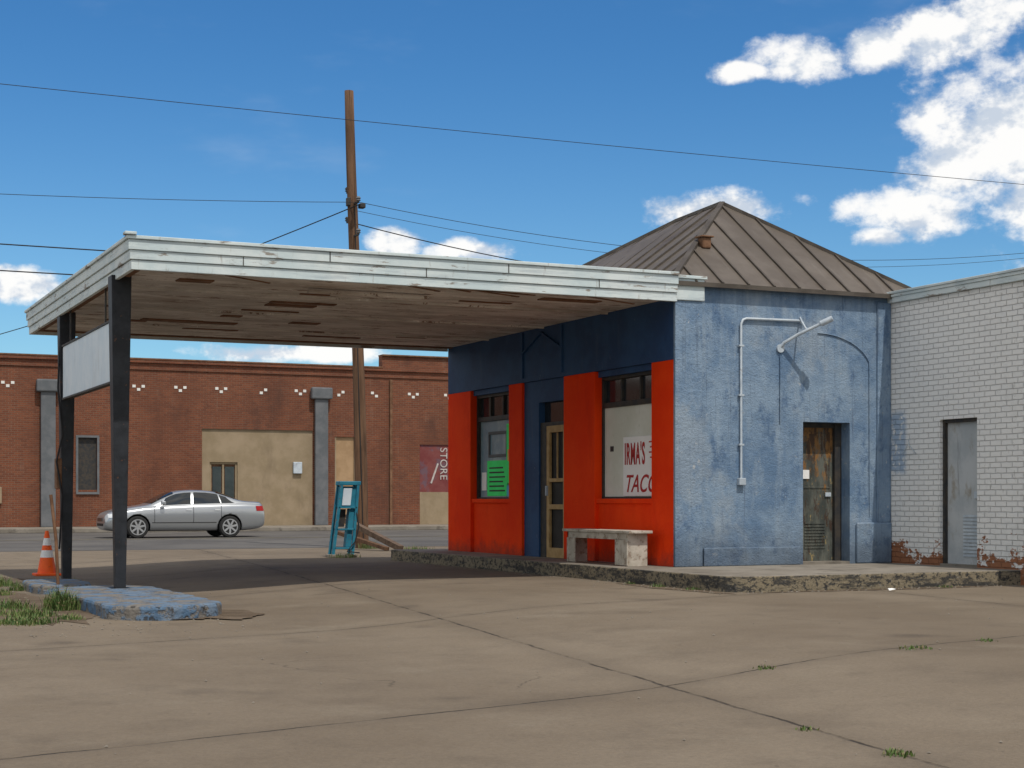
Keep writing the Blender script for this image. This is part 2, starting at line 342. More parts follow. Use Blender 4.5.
extrude_poly('slab', poly, 0, .2, [M_conc, M_kerb], sw)

def blob(cx, cy, rx, ry, seed, n=60):
    rnd = random.Random(seed); ph = [rnd.uniform(0,6.28) for _ in range(6)]
    P = []
    for i in range(n):
        a = 2*math.pi*i/n
        k = 1+.16*math.sin(2*a+ph[0])+.12*math.sin(3*a+ph[1])+.09*math.sin(5*a+ph[2])+.06*math.sin(9*a+ph[3])+.05*math.sin(14*a+ph[4])+.03*math.sin(23*a+ph[5])
        P.append((cx+rx*k*math.cos(a), cy+ry*k*math.sin(a)))
    return P
dirt = empty('dirt_patch')
sheet('dirt_by_island', blob(-8.9,.6,.7,4.0,3), -.115, M_dirt, dirt)
sheet('dirt_rear', blob(-8.9,6.5,.9,2.0,4), -.111, M_dirt, dirt)
sheet('dirt_island_tip', blob(-7.3,-1.9,.62,1.1,9), -.107, M_dirt, dirt)
sheet('dirt_kerb', blob(-1.02,-1.6,.16,1.2,5), .005, M_dirt, dirt)
sheet('dirt_kerb_front', blob(1.4,-2.84,2.1,.12,6), .005, M_dirt, dirt)

# ------------------------------------------------------------------ the station building (one object)
B = empty('gas_station_building')
Zs = .2
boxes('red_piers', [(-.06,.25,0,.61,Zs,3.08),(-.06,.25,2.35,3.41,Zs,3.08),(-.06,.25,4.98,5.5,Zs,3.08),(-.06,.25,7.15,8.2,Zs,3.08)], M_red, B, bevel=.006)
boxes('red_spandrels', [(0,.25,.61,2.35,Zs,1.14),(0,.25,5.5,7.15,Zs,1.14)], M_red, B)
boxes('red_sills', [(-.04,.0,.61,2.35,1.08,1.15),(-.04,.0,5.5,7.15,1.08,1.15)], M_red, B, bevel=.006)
boxes('upper_band', [(-.06,.25,0,8.2,3.083,4.12)], M_navy, B)
boxes('window_heads', [(0,.25,.61,2.35,2.99,3.08),(0,.25,5.5,7.15,2.99,3.08)], M_navy, B)
boxes('door_bay', [(-.01,.25,3.41,3.50,Zs,3.08),(-.01,.25,4.42,4.98,Zs,3.08),(-.01,.25,3.50,4.42,2.72,3.08)], M_navy, B)
boxes('door_panel', [(-.09,-.06,3.43,3.5,3.15,3.9),(-.09,-.06,4.9,4.97,3.15,3.9)], M_navy, B, bevel=.005)
beam('door_panel_arch_a', (-.075,4.93,3.55),(-.075,4.2,3.85),.05,.03,M_navy,B)
beam('door_panel_arch_b', (-.075,3.47,3.55),(-.075,4.2,3.85),.05,.03,M_navy,B)
def window(y0, y1, tag):
    boxes('transom_glass'+tag, [(.12,.13,y0,y1,2.60,2.99)], M_glass, B)
    fr = [(.06,.14,y0,y0+.05,1.14,2.99),(.06,.14,y1-.05,y1,1.14,2.99),(.06,.14,y0+.05,y1-.05,2.52,2.60),(.06,.14,y0+.05,y1-.05,2.94,2.99),(.06,.14,y0+.05,y1-.05,1.14,1.18)]
    w = (y1-y0)/3
    fr += [(.08,.135,y0+w-.02,y0+w+.02,2.60,2.94),(.08,.135,y0+2*w-.02,y0+2*w+.02,2.60,2.94)]
    boxes('window_frame'+tag, fr, M_frame, B, bevel=.004)
window(.61, 2.35, ''); window(5.5, 7.15, '_b')
boxes('window_boarding', [(.09,.10,.66,2.30,1.18,2.52)], M_paper, B)
boxes('window_blind', [(.12,.13,5.55,7.10,1.18,2.52)], M_blind, B)
boxes('window_sticker', [(.084,.09,2.02,2.12,1.86,1.94)], M_darkink, B)
boxes('window_unit', [(.095,.12,5.92,6.72,1.88,1.93),(.095,.12,5.92,6.72,2.28,2.33),(.095,.12,5.92,5.97,1.93,2.28),(.095,.12,6.67,6.72,1.93,2.28)], M_slate, B, bevel=.005)
boxes('green_poster', [(.105,.12,5.92,6.78,1.20,1.82),(.062,.070,5.56,5.86,1.42,2.44)], M_green, B)
boxes('poster_lines', [(.100,.105,6.02+.04*(i%3),6.68,1.28+.08*i,1.305+.08*i) for i in range(6)], M_darkink, B)
boxes('small_poster', [(.062,.070,5.6,5.85,1.2,1.38)], M_blueposter, B)
boxes('small_poster_b', [(.054,.060,5.62,5.80,1.8,2.0)], M_orangeposter, B)
boxes('small_poster_c', [(.105,.12,6.82,7.02,1.3,1.62)], M_poster, B)
boxes('tacos_poster', [(.068,.074,.63,1.68,1.19,2.06)], M_poster, B)
def text(s, y, z, size, sx, mat, name, x=.064, shear=0, off=.006, sp=1.0, parent=B):
    cu = bpy.data.curves.new(name, 'FONT'); cu.body = s; cu.size = size; cu.extrude = .0015; cu.shear = shear; cu.offset = off
    cu.space_character = sp
    cu.materials.append(mat); o = bpy.data.objects.new(name, cu); link(o, parent)
    o.matrix_world = Matrix(((0,0,-1,x),(-1,0,0,y),(0,1,0,z),(0,0,0,1))) @ Matrix.Diagonal((sx,1,1,1))
    return o
text("IRMA'S", 1.635, 1.66, .44, .43, M_redink, 'poster_text_top', off=.010, sp=1.12)
text("TACOS", 1.64, 1.25, .36, .95, M_redink, 'poster_text_bottom', shear=.35, off=.003)
boxes('poster_small_print', [(.064,.068,.68,.90-.03*(i%2),1.96-.075*i,1.98-.075*i) for i in range(4)], M_redink, B)
boxes('screen_door_frame', [(.02,.07,3.50,3.60,Zs,2.33),(.02,.07,4.10,4.20,Zs,2.33),(.02,.07,3.60,4.10,Zs,.36),(.02,.07,3.60,4.10,2.22,2.33),(.02,.07,3.60,4.10,.98,1.06),(.02,.07,3.60,4.10,1.42,1.48),(.035,.06,3.83,3.86,1.48,2.22)], M_woodframe, B, bevel=.006)
boxes('screen_mesh', [(.075,.085,3.50,4.20,Zs,2.33)], M_screen, B)
boxes('door_jamb', [(.02,.2,4.20,4.42,Zs,2.33),(.02,.2,3.50,4.42,2.33,2.39)], M_frame, B)
boxes('door_transom', [(.10,.11,3.50,4.42,2.39,2.72)], M_glass, B)
boxes('door_handle', [(-.02,.02,4.13,4.17,1.2,1.36)], M_galv, B, bevel=.006)
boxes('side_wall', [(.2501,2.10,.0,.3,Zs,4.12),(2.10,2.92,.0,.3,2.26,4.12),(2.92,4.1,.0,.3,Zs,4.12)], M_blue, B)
boxes('corner_pilaster', [(-.06,.38,-.06,-.001,Zs,3.9)], M_blue, B, bevel=.012)
boxes('pilaster_cap', [(-.065,.40,-.085,-.001,3.9,4.2)], M_fascia, B, bevel=.01)
boxes('pilaster_cap_top', [(-.065,.43,-.11,.1,4.2,4.245)], M_fascia, B, bevel=.008)
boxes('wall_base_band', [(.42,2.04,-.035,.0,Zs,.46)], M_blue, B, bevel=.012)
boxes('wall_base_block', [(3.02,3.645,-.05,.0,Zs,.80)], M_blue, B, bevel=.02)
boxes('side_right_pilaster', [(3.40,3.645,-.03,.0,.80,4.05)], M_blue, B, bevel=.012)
boxes('door_reveal_floor', [(2.10,2.92,0,.3,Zs,.235)], M_conc, B)
boxes('side_door', [(2.10,2.92,.26,.3,.235,2.26)], M_rustdoor, B)
boxes('side_door_frame', [(2.10,2.15,.22,.26,.235,2.26),(2.80,2.92,.20,.26,.235,2.26),(2.15,2.80,.22,.26,2.19,2.26)], M_frame, B, bevel=.004)
boxes('side_door_panel_ribs', [(2.20,2.75,.25,.26,1.30,1.33),(2.20,2.75,.25,.26,2.10,2.13),(2.20,2.23,.25,.26,1.33,2.10),(2.72,2.75,.25,.26,1.33,2.10)], M_rustdoor, B, bevel=.003)
boxes('side_door_vents', [(2.30,2.66,.25,.26,.42+.045*i,.445+.045*i) for i in range(9)], M_rustdoor, B)
boxes('side_door_notice', [(2.24,2.38,.245,.26,1.44,1.57)], M_poster, B)
boxes('side_door_hasp', [(2.66,2.76,.235,.252,1.18,1.24)], M_galv, B, bevel=.004)
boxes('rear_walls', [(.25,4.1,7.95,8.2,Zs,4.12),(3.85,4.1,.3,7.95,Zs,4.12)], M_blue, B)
boxes('interior_floor', [(.25,3.85,.3,7.95,Zs,.21)], M_int, B)
boxes('interior_partition', [(.6,.65,.3,7.95,.21,4.1)], M_int, B)
tube('conduit', [(1.03,-.03,1.42),(1.03,-.03,3.62),(1.06,-.03,3.68),(1.12,-.03,3.70),(2.0,-.03,3.71),(2.08,-.03,3.68)], .018, M_galv, B)
for z in (1.9,2.6,3.3): boxes('conduit_strap', [(.99,1.07,-.052,0,z,z+.025)], M_galv, B)
boxes('conduit_box', [(.98,1.09,-.07,0,1.34,1.44)], M_galv, B, bevel=.008)
tube('lamp_arm', [(1.70,0,3.30),(1.74,-.05,3.38),(1.90,-.20,3.50),(2.20,-.48,3.68)], .024, M_galv, B)
tube('lamp_socket', [(2.12,-.41,3.633),(2.24,-.52,3.705)], .044, M_galv, B)
lathe('lamp_arm_flange', [(.0,-.03),(.06,-.03),(.06,0)], (1.70,0,3.30), M_galv, B, axis='Y')
tube('lamp_arm_brace', [(2.05,0,3.76),(2.0,-.12,3.68),(1.97,-.27,3.56)], .014, M_galv, B)
tube('shadow_line_tube', [(1.70,-.02,3.2),(1.70,-.02,2.25)], .010, M_blue, B)  # thin blue tube standing in for a faint shadow line below the lamp arm
tube('old_cable', [(2.35,-.012,3.55)]+[(2.35+.95*math.sin(a), -.012, 3.0+.55*math.cos(a)) for a in [i*.16 for i in range(1,9)]]+[(3.27,-.012,.9)], .008, M_blue, B)
e0, e1, f0, f1, ze = -.14, 4.27, -.10, 8.35, 4.15
R1, R2 = Vector((2.05,2.1,5.75)), Vector((2.05,3.5,5.69))
c00, c10, c11, c01 = Vector((e0,f0,ze)), Vector((e1,f0,ze)), Vector((e1,f1,ze)), Vector((e0,f1,ze))
meshobj('roof_metal', [c00,c10,c11,c01,R1,R2], [(0,1,4),(1,2,5,4),(2,3,5),(3,0,4,5),(0,3,2,1)], M_roof, B)
boxes('eave_fascia', [(e0,e1,f0-.02,f0,ze-.05,ze+.012),(e0-.02,e0,f0-.02,f1,ze-.05,ze+.012),(e1,e1+.02,f0-.02,f1,ze-.05,ze+.012)], M_rooftrim, B)
SV, SF = [], []
def rib(a, b, w=.028, h=.04):
    a, b = Vector(a)+Vector((0,0,.01)), Vector(b)+Vector((0,0,.01)); d=(b-a).normalized(); u=Vector((0,0,1))
    s=d.cross(u).normalized(); u=s.cross(d).normalized(); k=len(SV)
    SV.extend([a+s*p*w/2+u*q*h/2 for p,q in ((-1,-1),(1,-1),(1,1),(-1,1))]+[b+s*p*w/2+u*q*h/2 for p,q in ((-1,-1),(1,-1),(1,1),(-1,1))])
    SF.extend([tuple(i+k for i in f) for f in CF])
x = e0+.40
while x < e1-.1:
    f = (x-e0)/(R1.x-e0) if x < R1.x else (e1-x)/(e1-R1.x)
    rib((x,f0,ze), (x, f0+(R1.y-f0)*f, ze+(R1.z-ze)*f)); x += .43
y = f0+.42
while y < f1-.1:
    if y < R1.y: f = (y-f0)/(R1.y-f0); z = ze+(R1.z-ze)*f
    elif y < R2.y: f = 1; z = R1.z+(R2.z-R1.z)*(y-R1.y)/(R2.y-R1.y)
    else: f = (f1-y)/(f1-R2.y); z = ze+(R2.z-ze)*f
    rib((e0,y,ze), (e0+(R1.x-e0)*f, y, z)); y += .46
for a, b in ((c00,R1),(c10,R1),(c11,R2),(c01,R2),(R1,R2)): rib(a, b, .08, .05)
meshobj('roof_seams', SV, SF, M_rooftrim, B)
vx, vy = .95, .95
vz = ze+(R1.z-ze)*(vx-e0)/(R1.x-e0)
boxes('roof_vent', [(vx-.07,vx+.08,vy-.19,vy-.04,vz-.15,vz+.01)], M_rustwood, B, bevel=.02)
boxes('roof_vent_cap', [(vx-.10,vx+.11,vy-.22,vy-.01,vz+.01,vz+.035)], M_rustwood, B, bevel=.01)

# ------------------------------------------------------------------ canopy
K = empty('station_canopy')
xa, xb, ya, yb = -7.57, -.07, -.15, 8.25
boxes('soffit', [(xa+.06,xb,ya+.06,yb-.06,3.93,3.96)], M_soffit, K)
boxes('deck', [(xa+.04,xb,ya+.04,yb-.04,4.16,4.20)], M_fascia, K)
def ring(name, off, z0, z1, t=.05):
    x0, y0, y1 = xa-off, ya-off, yb+off
    boxes(name, [(x0, xb, y0, y0+t, z0, z1),(x0, x0+t, y0+t, y1-t, z0, z1),(x0, xb, y1-t, y1, z0, z1)], M_fascia, K, bevel=.006)
ring('fascia_lower', -.02, 3.87, 3.985); ring('fascia_middle', .0, 3.99, 4.10); ring('fascia_upper', .02, 4.103, 4.225); ring('fascia_cap', .045, 4.228, 4.27, .10)
boxes('corner_block', [(xa-.07,xa+.07,ya-.07,ya+.07,4.272,4.31)], M_fascia, K, bevel=.008)
boxes('fascia_joints', [(x_, x_+.012, ya-.026, ya-.019, 4.105, 4.22) for x_ in (-5.1,-2.65)]+[(x_, x_+.01, ya-.005, ya+.001, 3.99, 4.098) for x_ in (-6.2,-3.8,-1.3)], M_frame, K)
pr = random.Random(5)
boxes('soffit_perimeter', [(xa+.08,xb,ya+.10,ya+.24,3.91,3.93),(xa+.08,xa+.20,ya+.24,yb-.2,3.91,3.93),(xa+.2,xb,yb-.3,yb-.18,3.91,3.93)], M_rustwood, K)
for i in range(6):
    x0 = pr.uniform(-6.5,-1.0); beam('torn_strip', (x0,ya+.3,3.905), (x0+pr.uniform(.3,.9),ya+.34,3.90-pr.uniform(.01,.06)), .05, .012, M_rustwood, K)
pat = []
for i in range(16):
    px_, py_ = pr.uniform(-6.8,-1.6), pr.uniform(.5,7.2); pat.append((px_, px_+pr.uniform(.3,1.1), py_, py_+pr.uniform(.06,.25), 3.918-.0005*i, 3.93))
boxes('soffit_bare_patches', pat, M_rustwood, K)
boxes('soffit_battens', [(xa+.3,xb,1.9,1.95,3.905,3.93),(xa+.3,xb,4.1,4.15,3.905,3.93),(xa+.3,xb,6.3,6.35,3.905,3.93)], M_soffit, K)
boxes('canopy_lamp_strip', [(-5.0,-3.3,1.0,1.09,3.86,3.905)], M_soffit, K, bevel=.01)
beam('front_column', (-7.47,.98,.0), (-7.47,.98,3.93), .13, .13, M_black, K, bevel=.01, w1=.25, t1=.25)
beam('rear_column', (-7.42,5.3,-.115), (-7.42,5.3,3.93), .13, .13, M_black, K, bevel=.01, w1=.24, t1=.24)
boxes('column_foot', [(-7.60,-7.34,.85,1.11,.0,.03),(-7.55,-7.29,5.17,5.43,-.12,-.07)], M_black, K, bevel=.005)
boxes('column_meter_box', [(-7.58,-7.50,5.2,5.4,1.3,1.75)], M_rustwood, K, bevel=.01)
tube('column_cable', [(-7.52,5.22,3.6),(-7.56,5.2,2.8),(-7.5,5.15,2.1),(-7.58,5.2,1.7),(-7.5,5.18,1.2),(-7.54,5.2,.4)], .014, M_cable, K)
S = empty('hanging_sign')
boxes('sign_panel', [(-7.50,-7.44,1.30,5.12,2.64,3.40)], M_white, S, bevel=.008)
boxes('sign_rim', [(-7.515,-7.425,1.28,5.14,3.40,3.425),(-7.515,-7.425,1.28,5.14,2.615,2.64)], M_frame, S)
boxes('sign_hanger', [(-7.48,-7.46,1.9,1.93,3.425,3.9),(-7.48,-7.46,4.6,4.63,3.425,3.9)], M_frame, S)

def capsule(x0,x1,y0,y1,n=16,j=.035):
    r=(x1-x0)/2; cx=(x0+x1)/2; P=[]; q=random.Random(8)
    for i in range(n+1):
        a=math.pi+math.pi*i/n; P.append((cx+r*math.cos(a)+q.uniform(-j,j), y0+r+r*math.sin(a)+q.uniform(-j,j)))
    k=y0+r+.2
    while k<y1-r: P.append((x1+q.uniform(-j,j),k)); k+=.2
    for i in range(n+1):
        a=math.pi*i/n; P.append((cx+r*math.cos(a)+q.uniform(-j,j), y1-r+r*math.sin(a)+q.uniform(-j,j)))
    k=y1-r-.2
    while k>y0+r: P.append((x0+q.uniform(-j,j),k)); k-=.2
    return P
I = empty('pump_island')
extrude_poly('island_slab', capsule(-8.25,-7.0,-2.75,1.7), -.13, .03, [M_islandpaint, M_islandpaint], I, bw=.035)
extrude_poly('island_block', capsule(-8.25,-7.45,2.5,4.4,8), -.13, .0, [M_islandpaint, M_islandpaint], I, bw=.03)
tube('rusty_pipe_post', [(-7.95,2.7,-.05),(-7.97,2.75,.6),(-8.03,2.8,1.20)], .022, M_rustwood)

# ------------------------------------------------------------------ white brick building
Wb = empty('white_brick_building')
boxes('front_wall', [(3.65,3.95,-1.12,-.003,0,4.12),(3.65,3.95,-1.90,-1.12,2.27,4.12),(3.65,3.95,-16,-1.90,0,4.12)], M_wbrick, Wb)
boxes('other_walls', [(3.95,14,-.30,-.003,0,4.12),(13.7,14,-16,-.3,0,4.12),(3.95,13.7,-16,-15.7,0,4.12)], M_wbrick, Wb)
boxes('flat_roof', [(3.95,13.7,-15.7,-.3,3.8,3.9)], M_conc, Wb)
boxes('coping', [(3.57,4.02,-16.1,-.003,4.12,4.165),(3.59,3.65,-16.1,-.003,4.04,4.12)], M_fascia, Wb, bevel=.006)
boxes('coping_top', [(3.55,4.04,-16.12,-.003,4.165,4.20)], M_fascia, Wb, bevel=.006)
boxes('threshold', [(3.65,3.95,-1.9,-1.12,.0,.23)], M_conc, Wb)
boxes('metal_door', [(3.76,3.80,-1.9,-1.12,.23,2.27)], M_greydoor, Wb)
boxes('door_frame', [(3.70,3.76,-1.16,-1.12,.23,2.27),(3.70,3.76,-1.9,-1.87,.23,2.27),(3.70,3.76,-1.87,-1.16,2.22,2.27)], M_frame, Wb, bevel=.004)
boxes('door_louvres', [(3.745,3.76,-1.82,-1.50,.34+.05*i,.37+.05*i) for i in range(12)], M_galv, Wb)
boxes('door_lock', [(3.73,3.76,-1.80,-1.74,1.15,1.25)], M_galv, Wb, bevel=.005)
tube('wire_hanger', [(3.63,-.42,1.93),(3.63,-.30,1.80),(3.63,-.62,1.80),(3.63,-.45,1.94),(3.63,-.44,2.0),(3.63,-.48,2.02)], .006, M_galv, Wb)

# ------------------------------------------------------------------ brick building across the street
Q = empty('brick_store_building')
Y0 = 41.0
def wallseg(lst): return [(a,b,Y0,Y0+.4,c,d) for a,b,c,d in lst]
boxes('front_wall', wallseg([(-40,-1.2,0,6.36),(-1.2,-.52,0,1.5),(-1.2,-.52,3.42,6.36),(-.52,3.38,0,6.36),(3.38,7.75,3.82,6.36),(7.75,8.64,0,6.36),(8.64,9.5,3.6,6.36),(9.5,12.2,0,6.36),(12.2,14.4,0,.15),(12.2,14.4,3.35,6.36),(14.4,30,0,6.36)]), M_brick, Q)
boxes('raised_parapet', [(10.6,30,Y0,Y0+.4,6.36,6.85)], M_brick, Q)
boxes('corbel_bands', [(-40,30,Y0-.05,Y0,5.98,6.06),(-40,30,Y0-.08,Y0,6.24,6.36)], M_brick, Q)
boxes('parapet_coping', [(-40,10.6,Y0-.1,Y0+.45,6.36,6.41),(10.6,30,Y0-.1,Y0+.45,6.85,6.90)], M_rustwood, Q)
boxes('side_rear_walls', [(-40,-39.6,Y0+.4,60,0,6.3),(29.6,30,Y0+.4,60,0,6.3),(-39.6,29.6,59.6,60,0,6.3)], M_brickY, Q)
boxes('flat_roof', [(-39.6,29.6,Y0+.4,59.6,5.9,6.0)], M_slate, Q)
boxes('stucco_infill', [(3.38,3.69,Y0+.06,Y0+.4,0,3.82),(4.77,7.75,Y0+.06,Y0+.4,0,3.82),(3.69,4.77,Y0+.06,Y0+.4,2.57,3.82)], M_tan, Q)
boxes('store_door', [(3.69,4.77,Y0+.2,Y0+.25,.15,2.57)], M_rustwood, Q)
boxes('store_door_frame', [(3.69,3.77,Y0+.12,Y0+.2,.15,2.57),(4.69,4.77,Y0+.12,Y0+.2,.15,2.57),(3.77,4.69,Y0+.12,Y0+.2,2.49,2.57),(4.19,4.26,Y0+.12,Y0+.2,.15,2.49)], M_tan, Q)
boxes('store_door_glass', [(3.82,4.16,Y0+.16,Y0+.2,1.2,2.4),(4.3,4.66,Y0+.16,Y0+.2,1.2,2.4)], M_glass, Q)
boxes('meter_box', [(6.95,7.3,Y0-.06,Y0+.06,2.15,2.6)], M_galv, Q, bevel=.02)
boxes('board_door', [(8.64,9.5,Y0+.08,Y0+.14,.15,3.6)], M_ply, Q)
boxes('board_door_frame', [(8.64,8.7,Y0+.02,Y0+.08,.15,3.6),(9.44,9.5,Y0+.02,Y0+.08,.15,3.6)], M_tan, Q)
boxes('window_shutter', [(-1.2,-.52,Y0+.1,Y0+.16,1.5,3.42)], M_frame, Q)
boxes('window_frame', [(-1.28,-1.2,Y0-.03,Y0,1.42,3.5),(-.52,-.44,Y0-.03,Y0,1.42,3.5),(-1.2,-.52,Y0-.03,Y0,3.42,3.5),(-1.28,-.44,Y0-.06,Y0,1.34,1.42)], M_slate, Q)
boxes('mural_panel', [(12.2,14.4,Y0+.05,Y0+.12,1.45,3.35)], M_maroon, Q)
boxes('mural_base', [(12.2,14.4,Y0+.04,Y0+.12,.15,1.45)], M_tan, Q)
beam('mural_diagonal', (12.7,Y0+.035,1.8),(13.0,Y0+.035,2.6),.07,.02,M_fadedwhite,Q,up=(0,1,0))
cu = bpy.data.curves.new('mural_text','FONT'); cu.body = 'STORE'; cu.size=.44; cu.extrude=.005; cu.materials.append(M_fadedwhite)
o = bpy.data.objects.new('mural_text', cu); link(o, Q); o.matrix_world = Matrix.Translation((13.1,Y0+.035,3.25)) @ Matrix.Rotation(math.radians(90),4,'X') @ Matrix.Rotation(math.radians(-90),4,'Z')
for px0 in (-2.55, 7.78):
    boxes('grey_pilaster', [(px0,px0+.52,Y0-.22,Y0-.08,.15,5.05)], M_slate, Q, bevel=.02)
    boxes('pilaster_capital', [(px0-.16,px0+.68,Y0-.32,Y0-.05,5.05,5.5)], M_slate, Q, bevel=.05)
boxes('small_wall_box', [(-4.3,-3.9,Y0-.12,Y0,1.0,1.6)], M_tan, Q, bevel=.02)
tl = []; tr = random.Random(2)
xx = -38.0
while xx < 29:
    if not (abs(xx+2.3) < .5 or abs(xx-8.04) < .5):
        for dx, dz in ((-.17,.06),(0,-.06),(.17,.06)):
            if tr.random() < .12: continue
            tl.append((xx+dx-.06,xx+dx+.06,Y0-.015,Y0,5.30+dz-.05,5.30+dz+.05))
    xx += 1.56
boxes('white_tiles', tl, M_tile, Q)
boxes('downspout', [(10.9,11.0,Y0-.1,Y0,.15,5.9)], M_rustwood, Q)

# ------------------------------------------------------------------ utility pole + wires
P = empty('utility_pole')
p0, p1 = Vector((1.17,16.5,0)), Vector((.92,16.62,10.72))
V, F = [], []; n=14; L=12
for j in range(L+1):
    t=j/L; c=p0.lerp(p1,t)+Vector((.03*math.sin(t*5),0,0)); r=.160-.055*t
    for i in range(n):
        a=2*math.pi*i/n; V.append(c+Vector((r*math.cos(a), r*math.sin(a),0)))
for j in range(L):
    for i in range(n): F.append((j*n+i,j*n+(i+1)%n,(j+1)*n+(i+1)%n,(j+1)*n+i))
F.append(tuple(L*n+i for i in range(n)))
meshobj('pole_shaft', V, F, M_pole, P, smooth=True)
for z, s in ((8.05,1),(7.7,-1),(8.4,-1),(7.3,1)):
    boxes('pole_bracket', [(.97-.02,.97+.02,16.58-.42*s if s>0 else 16.58,16.58 if s>0 else 17.0,z-.02,z+.02)], M_frame, P)
    lathe('insulator', [(.03,-.04),(.06,-.02),(.035,0),(.06,.03),(.03,.07)], (.97,16.58-.40*s,z+.06), M_slate, P, n=10)
boxes('pole_hardware', [(1.10,1.24,16.42,16.6,7.97,8.08),(.80,.88,16.45,16.6,8.0,8.2)], M_frame, P, bevel=.02)
tube('ground_wire', [(1.17-.02,16.5-.17,.1),(1.05,16.42,4),(.98,16.46,8)], .012, M_cable, P)
Wr = empty('overhead_wires')
wire('wire_high', (-45,12.9,9.6), (45,12.2,9.6), .56, .007, M_cable, Wr, 40)
wire('wire_left', (1,16.2,8.05), (-30,16.6,8.2), .6, .007, M_cable, Wr, 30)
wire('wire_right', (1,16.2,8.05), (26,16.6,9.0), 1.0, .007, M_cable, Wr, 30)
wire('wire_right_low', (1,16.9,7.7), (26,16.6,8.4), 1.35, .013, M_cable, Wr, 30)
wire('wire_right_mid', (1,16.9,8.0), (26,16.9,8.9), 1.05, .006, M_cable, Wr, 30)
wire('wire_across', (1,16.2,8.0), (-8,41,5.85), .35, .013, M_cable, Wr)
wire('wire_far_a', (-60,34,9.9), (60,34,9.9), .65, .022, M_cable, Wr, 40)
wire('wire_far_b', (-60,34.3,9.1), (60,34.3,9.1), .65, .022, M_cable, Wr, 40)

G = empty('wooden_barrier')
beam('plank_a', (.55,15.8,.66), (1.2,14.0,.06), .14, .12, M_plank, G)
beam('plank_b', (.35,16.0,.40), (.95,14.2,.05), .12, .08, M_pole, G)
beam('plank_post', (.62,15.85,0), (.60,15.85,.80), .10, .10, M_pole, G)

# ------------------------------------------------------------------ teal air kiosk
A = empty('air_pump_stand')
bx, by = -1.2, 11.0
def kp(x, y, z): return Vector((bx+x+.16*z/1.5, by+y, z))
for sx in (-.2,.2):
    for sy in (-.11,.11):
        beam('leg', kp(sx,sy,.05), kp(sx*.85,sy,1.42), .055, .05, M_teal, A)
for z in (.18,.55,.98):
    beam('crossbar', kp(-.19,-.11,z), kp(.19,-.11,z), .05, .03, M_teal, A)
    beam('crossbar_back', kp(-.19,.11,z), kp(.19,.11,z), .05, .03, M_teal, A)
def kbox(name,x0,x1,y0,y1,z0,z1,m):
    v=[kp(x0,y0,z0),kp(x1,y0,z0),kp(x1,y1,z0),kp(x0,y1,z0),kp(x0,y0,z1),kp(x1,y0,z1),kp(x1,y1,z1),kp(x0,y1,z1)]
    return meshobj(name,v,CF,m,A,bevel=.012)
kbox('head_box', -.17,.17,-.09,.10,.98,1.40,M_teal)
kbox('head_panel', -.12,.06,-.105,-.088,1.02,1.36,M_white)
kbox('head_cap', -.22,.22,-.14,.14,1.42,1.50,M_teal)
kbox('cabinet', .05,.16,-.09,.08,.2,.96,M_teal)
kbox('cabinet_dark', -.14,.0,-.03,.08,.60,.95,M_frame)
kbox('base', -.27,.27,-.18,.18,0,.06,M_conc)
tube('air_hose', [kp(.18,-.12,.9),kp(.26,-.16,.6),kp(.2,-.18,.3),kp(.05,-.2,.12),kp(.3,-.24,.09)], .014, M_cable, A)

# ------------------------------------------------------------------ bench
N = empty('wooden_bench')
boxes('seat', [(-.58,-.20,.32,2.42,.66,.70)], M_bench, N, bevel=.008)
boxes('apron', [(-.55,-.52,.45,2.30,.57,.66),(-.26,-.23,.45,2.30,.57,.66)], M_bench, N, bevel=.005)
boxes('end_panels', [(-.55,-.23,.42,.46,Zs,.66),(-.55,-.23,2.26,2.30,Zs,.66)], M_bench, N, bevel=.005)
boxes('end_boards', [(-.57,-.55,.40,.57,Zs+.01,.57),(-.57,-.55,.58,.76,Zs+.01,.57),(-.57,-.55,2.02,2.28,Zs+.01,.57)], M_bench, N, bevel=.005)

# ------------------------------------------------------------------ traffic cone
T = empty('traffic_cone')
cx, cy, cz = -7.28, 8.1, gz(-7.28,8.1)
boxes('base_plate', [(cx-.21,cx+.21,cy-.21,cy+.21,cz+.0,cz+.04)], M_orange, T, bevel=.01)
def rz(z): return .155-(.155-.028)*(z-.04)/(.74-.04)
for a, b_, m in ((.04,.30,M_orange),(.30,.42,M_reflect),(.42,.50,M_orange),(.50,.62,M_reflect),(.62,.74,M_orange)):
    lathe('cone_band', [(rz(a),a),(rz(b_),b_)], (cx,cy,cz), m, T)

# ------------------------------------------------------------------ sedan
def lerp_tab(tab, x):
    if x <= tab[0][0]: return tab[0][1]
    for (a,b),(c,d) in zip(tab, tab[1:]):
        if x <= c: return b+(d-b)*(x-a)/(c-a)
    return tab[-1][1]
Ttab = [(0,.60),(.04,.70),(.15,.77),(.45,.86),(.8,.925),(1.2,.985),(1.32,1.01),(1.6,1.17),(1.9,1.32),(2.1,1.395),(2.35,1.435),(2.65,1.45),(3.0,1.44),(3.3,1.405),(3.6,1.31),(3.9,1.19),(4.1,1.125),(4.3,1.10),(4.6,1.09),(4.74,1.06),(4.80,.95),(4.83,.80)]
Ptab = [(0,.70),(.04,.80),(.15,.88),(.4,.945),(.8,.985),(1.3,1),(3.6,1),(4.2,.975),(4.6,.93),(4.75,.87),(4.83,.78)]
Btab = [(0,.34),(.05,.26),(.2,.21),(.6,.20),(4.2,.20),(4.6,.25),(4.78,.31),(4.83,.38)]
BL = [(0,.54),(.15,.70),(.45,.79),(1.2,.90),(2.4,.945),(3.6,.985),(4.3,1.0),(4.7,.98),(4.83,.74)]
